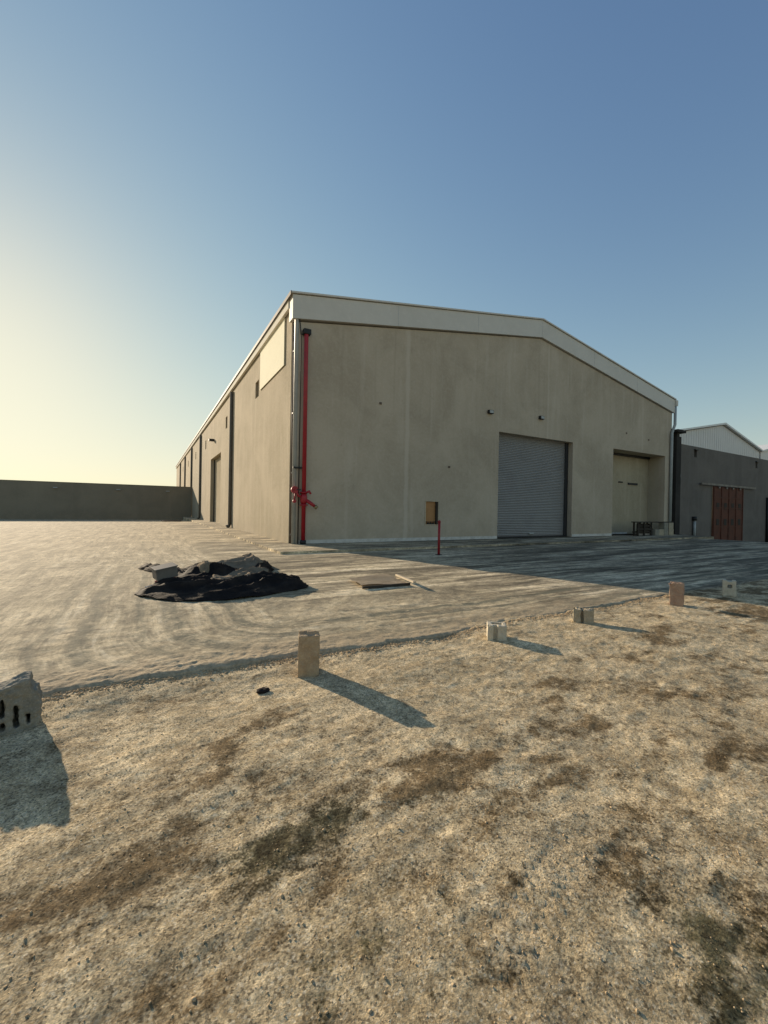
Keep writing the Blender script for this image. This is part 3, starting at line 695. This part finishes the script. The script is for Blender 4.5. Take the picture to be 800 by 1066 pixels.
gpart('column', MB().box(35.25,gx0-.004,gy0-.25,gy0+.25,-.4,7.7), M['column'])
cp = gpart('column_cap', MB().box(35.15,36.35,gy0-.38,gy0+.38,8.02,8.22).box(35.4,35.75,gy0-.2,gy0+.2,7.702,8.018), M['column'])
gpart('conduit', MB().tube([(36.02,gy0-.06,4.6),(36.02,gy0-.06,-.1)],.045,8), M['black'])
gpart('wall_lamp', MB().box(35.98,36.22,gy0-.14,gy0-.003,4.6,4.85,.02), M['pipe'])
hy = empty('standpipe',(38.5,gy0-.15,yz(38.5,16.8))); tag(hy,'short pale standpipe with dark cap against the grey shed wall','standpipe')
zb = yz(38.5,16.8)
part(hy,'pipe',MB().tube([(38.5,gy0-.15,zb-.02),(38.5,gy0-.15,1.2)],.10,12),M['pipe'])
part(hy,'cap',MB().tube([(38.5,gy0-.15,1.2),(38.5,gy0-.15,1.52)],.17,12),M['black'])
part(hy,'side_bracket',MB().box(38.62,38.78,gy0-.17,gy0-.003,zb+.1,1.1),M['black'])

# ------------------------------------------------------------------ boundary wall at the left
yw=64.0
bw = empty('boundary_wall',(-20,yw,0)); tag(bw,'long low grey boundary wall closing the yard at the left','wall')
def bpart(name, x, mat):
    me_=x.mesh(name); me_.transform(Matrix.Translation(-Vector(bw.location))); return obj(name,me_,mat,bw)
bpart('wall', MB().box(-110,X0-.05,yw,yw+.25,-1.5,4.27), M['yardwall'])
bpart('coping', MB().box(-110,X0-.06,yw-.03,yw+.28,4.272,4.34), M['yardwall'])
for x in (-28.,-20,-10.1,-3.6,2.1):
    bpart('drain_spout', MB().box(x-.22,x+.22,yw-.2,yw-.003,3.55,3.68), M['pipe'])
o=obj('scrap_board', MB().box(-.9,.9,-.35,.35,0,.12,.01).mesh('scrap_board'), M['olddark']); o.location=(2.0,49.0,yz(2.,49.)+.01); o.rotation_euler=(0,0,.2)
tag(o,'dark flat board lying before the distant boundary wall','board')

# ------------------------------------------------------------------ crumpled sheets
from mathutils.geometry import intersect_point_tri_2d
def inside(poly, X, Y):
    c = np.zeros(X.shape,bool); n=len(poly)
    for i in range(n):
        x1,y1=poly[i]; x2,y2=poly[(i+1)%n]
        if y1==y2: continue
        k=((y1>Y)!=(y2>Y)) & (X < (x2-x1)*(Y-y1)/(y2-y1)+x1); c^=k
    return c
def dist_poly(poly,X,Y):
    D=np.full(X.shape,1e9); n=len(poly)
    for i in range(n):
        a=np.array(poly[i]); b=np.array(poly[(i+1)%n]); ab=b-a; L=ab@ab
        t=np.clip(((X-a[0])*ab[0]+(Y-a[1])*ab[1])/L,0,1)
        D=np.minimum(D,np.hypot(X-a[0]-t*ab[0],Y-a[1]-t*ab[1]))
    return D
def tarp_h(X,Y):
    wx=X+(fbm(X*.9,Y*.9,3,101)-.5)*.9; wy=Y+(fbm(X*.9+9,Y*.9,3,103)-.5)*.9
    r1=1-np.abs(fbm(wx*.55+wy*.35,wy*1.5-wx*.55,2,105)*2-1)
    h=.07*r1**4
    # long creases: tent shaped ridges along lines
    for (x1,y1,x2,y2,a,w) in ((-.1,12.1,1.3,11.3,.10,.22),(.3,9.6,2.7,10.1,.10,.16),(.2,8.4,2.7,8.7,.12,.15),(1.1,10.1,2.8,9.0,.10,.13),(.3,11.0,1.6,9.5,.09,.13),(.6,7.75,2.5,8.05,.08,.12),(1.6,9.6,1.9,7.8,.07,.10),(2.2,11.8,2.75,9.6,.09,.14),(.1,8.6,1.1,9.3,.09,.10),(.5,8.1,1.5,8.5,.08,.08),(1.9,8.6,2.75,8.2,.10,.10)):
        ax,ay=x2-x1,y2-y1; t=np.clip(((wx-x1)*ax+(wy-y1)*ay)/(ax*ax+ay*ay),0,1)
        d=np.hypot(wx-x1-t*ax,wy-y1-t*ay); h=h+1.2*a*np.exp(-d/(w*.8))*(.5+.5*np.sin(3.14*t)**.5)
    for cx,cy,rx,ry,a in ((1.95,10.9,.85,.55,.17),(1.5,8.95,.7,.35,.06)):
        h=h+a*np.exp(-(((X-cx)/rx)**2+((Y-cy)/ry)**2))
    return h
def crspline(P,k=12):
    P=np.array(P,float); n=len(P); out=[]
    for i in range(n):
        a,b,c,d=P[(i-1)%n],P[i],P[(i+1)%n],P[(i+2)%n]
        for t in np.arange(k)/k:
            out.append(.5*((2*b)+(c-a)*t+(2*a-5*b+4*c-d)*t*t+(3*b-a-3*c+d)*t**3))
    return np.array(out)
def cloth(name,label,cat,poly,mat,rings,lift,group=None,ground_=False,cen=None):
    B=crspline(poly); cen=np.array(cen if cen else np.array(poly).mean(0)); n=len(B)
    B=B+np.stack([fbm(B[:,0]*5,B[:,1]*5,3,121)-.5,fbm(B[:,0]*5+4,B[:,1]*5,3,123)-.5],-1)*.10
    R=np.linspace(0,1,rings+1)[1:]**.8
    X=cen[0]+(B[None,:,0]-cen[0])*R[:,None]; Y=cen[1]+(B[None,:,1]-cen[1])*R[:,None]
    X=np.vstack([np.full((1,n),cen[0]),X]); Y=np.vstack([np.full((1,n),cen[1]),Y]); RR=np.concatenate([[0],R])[:,None]*np.ones((1,n))
    D=(1-RR)*np.hypot(B[:,0]-cen[0],B[:,1]-cen[1])[None,:]
    Z=tarp_h(X,Y)
    if ground_: Z=.05+Z*smooth(0,.30,D)+.014+.035*smooth(0,.12,D)
    else: Z=.05+Z+.049+lift*smooth(0,.06,D)+.004+.05*smooth(0,.3,D)*(1-np.abs(fbm(X*2.2,Y*3.1,2,117)*2-1))**3+(fbm(X*1.5,Y*1.5,2,131)-.5)*.03
    Z=Z+(fbm(X*6,Y*8,2,133)-.5)*.012+.03*(1-np.abs(fbm(X*2.4+Y,Y*4.2-X*1.2,2,141)*2-1))**6
    bm=bmesh.new(); L_=[]
    for dz in (0,-.010):       # upper and lower skin of the sheet
        V=[[bm.verts.new((X[a,b]-cen[0],Y[a,b]-cen[1],Z[a,b]+dz)) for b in range(n)] for a in range(1,rings+1)]
        c0=bm.verts.new((0,0,Z[0,0]+dz)); L_.append(V)
        for b in range(n):
            f=[c0,V[0][b],V[0][(b+1)%n]]; bm.faces.new(f if dz==0 else f[::-1])
        for a in range(rings-1):
            for b in range(n):
                f=[V[a][b],V[a+1][b],V[a+1][(b+1)%n],V[a][(b+1)%n]]; bm.faces.new(f if dz==0 else f[::-1])
    for b in range(n): bm.faces.new([L_[0][-1][b],L_[1][-1][b],L_[1][-1][(b+1)%n],L_[0][-1][(b+1)%n]])
    me=bpy.data.meshes.new(name); bm.to_mesh(me); bm.free()
    o=obj(name,me,mat,None,True); o.location=(cen[0],cen[1],0); tag(o,label,cat,group); return o
TP=[(-.15,12.2),(.35,10.9),(.8,11.3),(1.35,12.1),(2.0,12.0),(2.85,11.9),(2.75,10.6),(2.45,9.6),(2.75,8.8),(2.80,8.0),(2.1,7.65),(1.4,7.45),(.5,7.6),(-.1,8.3),(-.15,8.7),(.3,8.9),(.15,9.8),(.2,10.8),(-.2,11.9)]
cloth('tarpaulin','wide crumpled black tarpaulin heaped on the sunlit yard','tarpaulin',TP,M['tarp'],60,0,None,True,(1.45,9.6))
cloth('canvas_sheet','grey brown canvas hump on the back of the black tarpaulin','canvas',[(1.2,10.35),(1.45,11.15),(2.1,11.4),(2.6,11.1),(2.45,10.6),(1.9,10.2)],M['canvas'],30,.03,'cloth pieces on the tarpaulin')
cloth('canvas_sheet','low grey canvas piece in the middle of the black tarpaulin','canvas',[(1.05,8.6),(1.2,9.3),(1.8,9.6),(2.35,9.4),(1.95,8.95),(1.6,8.55)],M['canvas'],30,.03,'cloth pieces on the tarpaulin')
cloth('canvas_sheet','pale dusty fold beside the hump on the black tarpaulin','canvas',[(.95,9.8),(1.05,11.0),(1.25,11.3),(1.25,10.2),(1.10,9.6)],M['canvaspale'],20,.04,'cloth pieces on the tarpaulin')
# grey crate on red steel legs
cr = empty('crate_stand',(.31,9.15,.05)); tag(cr,'grey plastic crate on red legs at the left of the tarpaulin','crate')
b_=part(cr,'crate',MB().box(.12,.50,9.0,9.30,.26,.46,.015),M['crate'])
part(cr,'rim',MB().box(.105,.515,8.985,9.315,.462,.485,.006),M['crate'],b_)
part(cr,'tray',MB().box(.16,.46,9.03,9.27,.20,.258,.01),M['redpost'])
for (x,y) in ((.16,9.03),(.46,9.03),(.16,9.27),(.46,9.27)): part(cr,'leg',MB().tube([(x,y,.20),(x,y,.02)],.02,8),M['redpost'])
part(cr,'handle_bar',MB().tube([(.12,8.97,.24),(-.02,8.9,.235),(-.12,8.9,.235)],.014,8),M['pipe'])
cr.rotation_euler=(rad(5),rad(-9),rad(14)); cr.location.z=.045
# plywood sheet and batten
def warped(name, poly, z0, thick, mat, lift):
    p=np.array(poly); A,B,Cc,D=[Vector((*q,0)) for q in poly]; bm=bmesh.new(); n=24; V=[[None]*(n+1) for _ in range(n+1)]
    c=(A+B+Cc+D)/4
    for j in range(n+1):
        for i in range(n+1):
            u=i/n; v=j/n; q=(A*(1-u)+B*u)*(1-v)+(D*(1-u)+Cc*u)*v
            h=lift(u,v); V[j][i]=bm.verts.new((q.x-c.x,q.y-c.y,h))
    for j in range(n):
        for i in range(n): bm.faces.new((V[j][i],V[j][i+1],V[j+1][i+1],V[j+1][i]))
    bmesh.ops.solidify(bm,geom=bm.faces[:],thickness=thick); bmesh.ops.recalc_face_normals(bm,faces=bm.faces)
    me=bpy.data.meshes.new(name); bm.to_mesh(me); bm.free(); o=obj(name,me,mat); o.location=(c.x,c.y,z0); return o
o=warped('plywood_sheet',[(3.72,7.45),(4.78,7.40),(4.92,8.5),(3.85,8.35)],.068,.014,M['ply'],lambda u,v:.034+.018*math.sin(u*5+1)*(1-v)+.012*math.sin(v*6+u*3)+.012*v)
tag(o,'weathered plywood sheet lying right of the tarpaulin heap','board')
me=MB().box(-.70,.70,-.03,.03,0,.04,.004).mesh('wooden_batten'); o=obj('wooden_batten',me,M['batten']); o.location=(4.93,7.72,.115); o.rotation_euler=(0,.05,rad(74)); tag(o,'pale wooden batten leaning along the right edge of the plywood','batten')
me=MB().box(-.55,.55,-.025,.025,0,.05,.004).mesh('wooden_batten'); o=obj('wooden_batten',me,M['olddark']); o.location=(4.25,7.34,.062); o.rotation_euler=(0,0,rad(-2)); tag(o,'dark strip along the near edge of the plywood','batten')  # dark strip that draws the line below the sheet

# ------------------------------------------------------------------ loose stones (uncountable)
def pebbles(name,n,fx,mat,label,seed):
    r=np.random.default_rng(seed); base=[]
    for k in range(6):
        bm=bmesh.new(); bmesh.ops.create_icosphere(bm,subdivisions=1,radius=1)
        for v in bm.verts: v.co*=1+.35*mnoise.noise(v.co*1.5+Vector((k*5,0,0)))
        bm.verts.ensure_lookup_table()
        base.append((np.array([v.co[:] for v in bm.verts]),np.array([[v.index for v in f.verts] for f in bm.faces]))); bm.free()
    CO=[];F=[];off=0
    P=fx(r,n)
    zs=P[:,3]
    for i in range(len(P)):
        c,f=base[i%6]; a=r.uniform(0,6.28); s=P[i,2]; sc=np.array((s*r.uniform(.8,1.4),s*r.uniform(.7,1.1),s*r.uniform(.45,.8)))
        q=c*sc; q=np.stack([q[:,0]*math.cos(a)-q[:,1]*math.sin(a),q[:,0]*math.sin(a)+q[:,1]*math.cos(a),q[:,2]],-1)+np.array((P[i,0],P[i,1],zs[i]+s*.22))
        CO.append(q);F.append(f+off);off+=len(c)
    CO=np.concatenate(CO);F=np.concatenate(F)
    me=bpy.data.meshes.new(name); me.vertices.add(len(CO)); me.vertices.foreach_set('co',CO.ravel())
    me.loops.add(F.size); me.loops.foreach_set('vertex_index',F.ravel()); me.polygons.add(len(F)); me.polygons.foreach_set('loop_start',np.arange(0,F.size,3)); me.update(); me.validate()
    o=obj(name,me,mat,None,True); tag(o,label,'gravel',None,'stuff'); return o
def f1(r,n):
    x=r.uniform(-2.,8.,n); y=r.uniform(.2,4.35,n); s=.0020+.0030*r.random(n)**3+.006*(r.random(n)**40)
    keep=fbm(x*1.5,y*2,3,131)+.35*r.random(n)>.55; x,y,s=x[keep],y[keep],s[keep]
    return np.stack([x,y,s,soil_z(x,y)],-1)
pebbles('gravel',20000,f1,M['stone'],'loose pebbles scattered over the bare foreground soil',5)
def f2(r,n):
    x=r.uniform(-2.,9.,n); d=np.abs(r.normal(0,.07,n)); y=edge_y(x)-d-.02; s=.003+.011*r.random(n)**4
    return np.stack([x,y,s,soil_z(x,y)],-1)
pebbles('rubble',9000,f2,M['stone'],'crumbs of rubble along the broken concrete edge',6)

# ------------------------------------------------------------------ light, sky, camera
EL, AZ_ = 15.0, -18.0          # degrees; azimuth from +Y toward +X
sdir = Vector((math.sin(rad(AZ_))*math.cos(rad(EL)), math.cos(rad(AZ_))*math.cos(rad(EL)), math.sin(rad(EL))))
L = bpy.data.lights.new('sun','SUN'); L.energy=4.3; L.angle=rad(.5); L.color=(1,.825,.61)
sun = bpy.data.objects.new('sun',L); COL.objects.link(sun); sun.rotation_euler = sdir.to_track_quat('Z','Y').to_euler(); sun.location=(-20,40,30)
W = bpy.data.worlds.new('World'); S.world=W; W.use_nodes=True; nt=W.node_tree
bg = nt.nodes['Background']; sky = nt.nodes.new('ShaderNodeTexSky'); sky.sky_type='NISHITA'; sky.sun_disc=False
sky.sun_elevation=rad(EL); sky.sun_rotation=rad(AZ_); sky.altitude=0; sky.air_density=1.2; sky.dust_density=.25; sky.ozone_density=1.2
STR=.13; PW=1.32; TINT=(1.50,1.58,2.25)
def vm(op,a,b):
    n_=nt.nodes.new('ShaderNodeVectorMath'); n_.operation=op
    for i_,v_ in enumerate((a,b)):
        if isinstance(v_,tuple): n_.inputs[i_].default_value=v_
        else: nt.links.new(v_,n_.inputs[i_])
    return n_.outputs[0]
# the air near the sun saturates softly, as hazy air does
blue = vm('MULTIPLY', vm('POWER', vm('MULTIPLY', sky.outputs[0], (STR,STR,STR)), (PW,PW,PW)), tuple(q/STR for q in TINT))
den = vm('ADD', vm('MULTIPLY', blue, tuple(STR*q for q in (1.40,1.44,1.95))), (1,1,1))
nt.links.new(vm('DIVIDE', blue, den), bg.inputs[0]); bg.inputs[1].default_value=STR
cam = bpy.data.cameras.new('camera'); co = bpy.data.objects.new('camera',cam); COL.objects.link(co); S.camera=co
cam.sensor_fit='HORIZONTAL'; cam.sensor_width=36; cam.lens=431/800*36; cam.clip_start=.05; cam.clip_end=4000
yaw,pit,rol = rad(29.5),rad(-.35),rad(1.02)
fwv = Vector((math.sin(yaw)*math.cos(pit),math.cos(yaw)*math.cos(pit),math.sin(pit)))
r0 = Vector((math.cos(yaw),-math.sin(yaw),0)); u0=r0.cross(fwv); Rr=r0*math.cos(rol)+u0*math.sin(rol); Uu=Rr.cross(fwv)
co.matrix_world = Matrix(((Rr.x,Uu.x,-fwv.x,0),(Rr.y,Uu.y,-fwv.y,0),(Rr.z,Uu.z,-fwv.z,1.65),(0,0,0,1)))
S.render.engine='CYCLES'
vs=S.view_settings; vs.view_transform='Standard'; vs.look='None'; vs.exposure=.7; vs.gamma=1; vs.use_curve_mapping=False
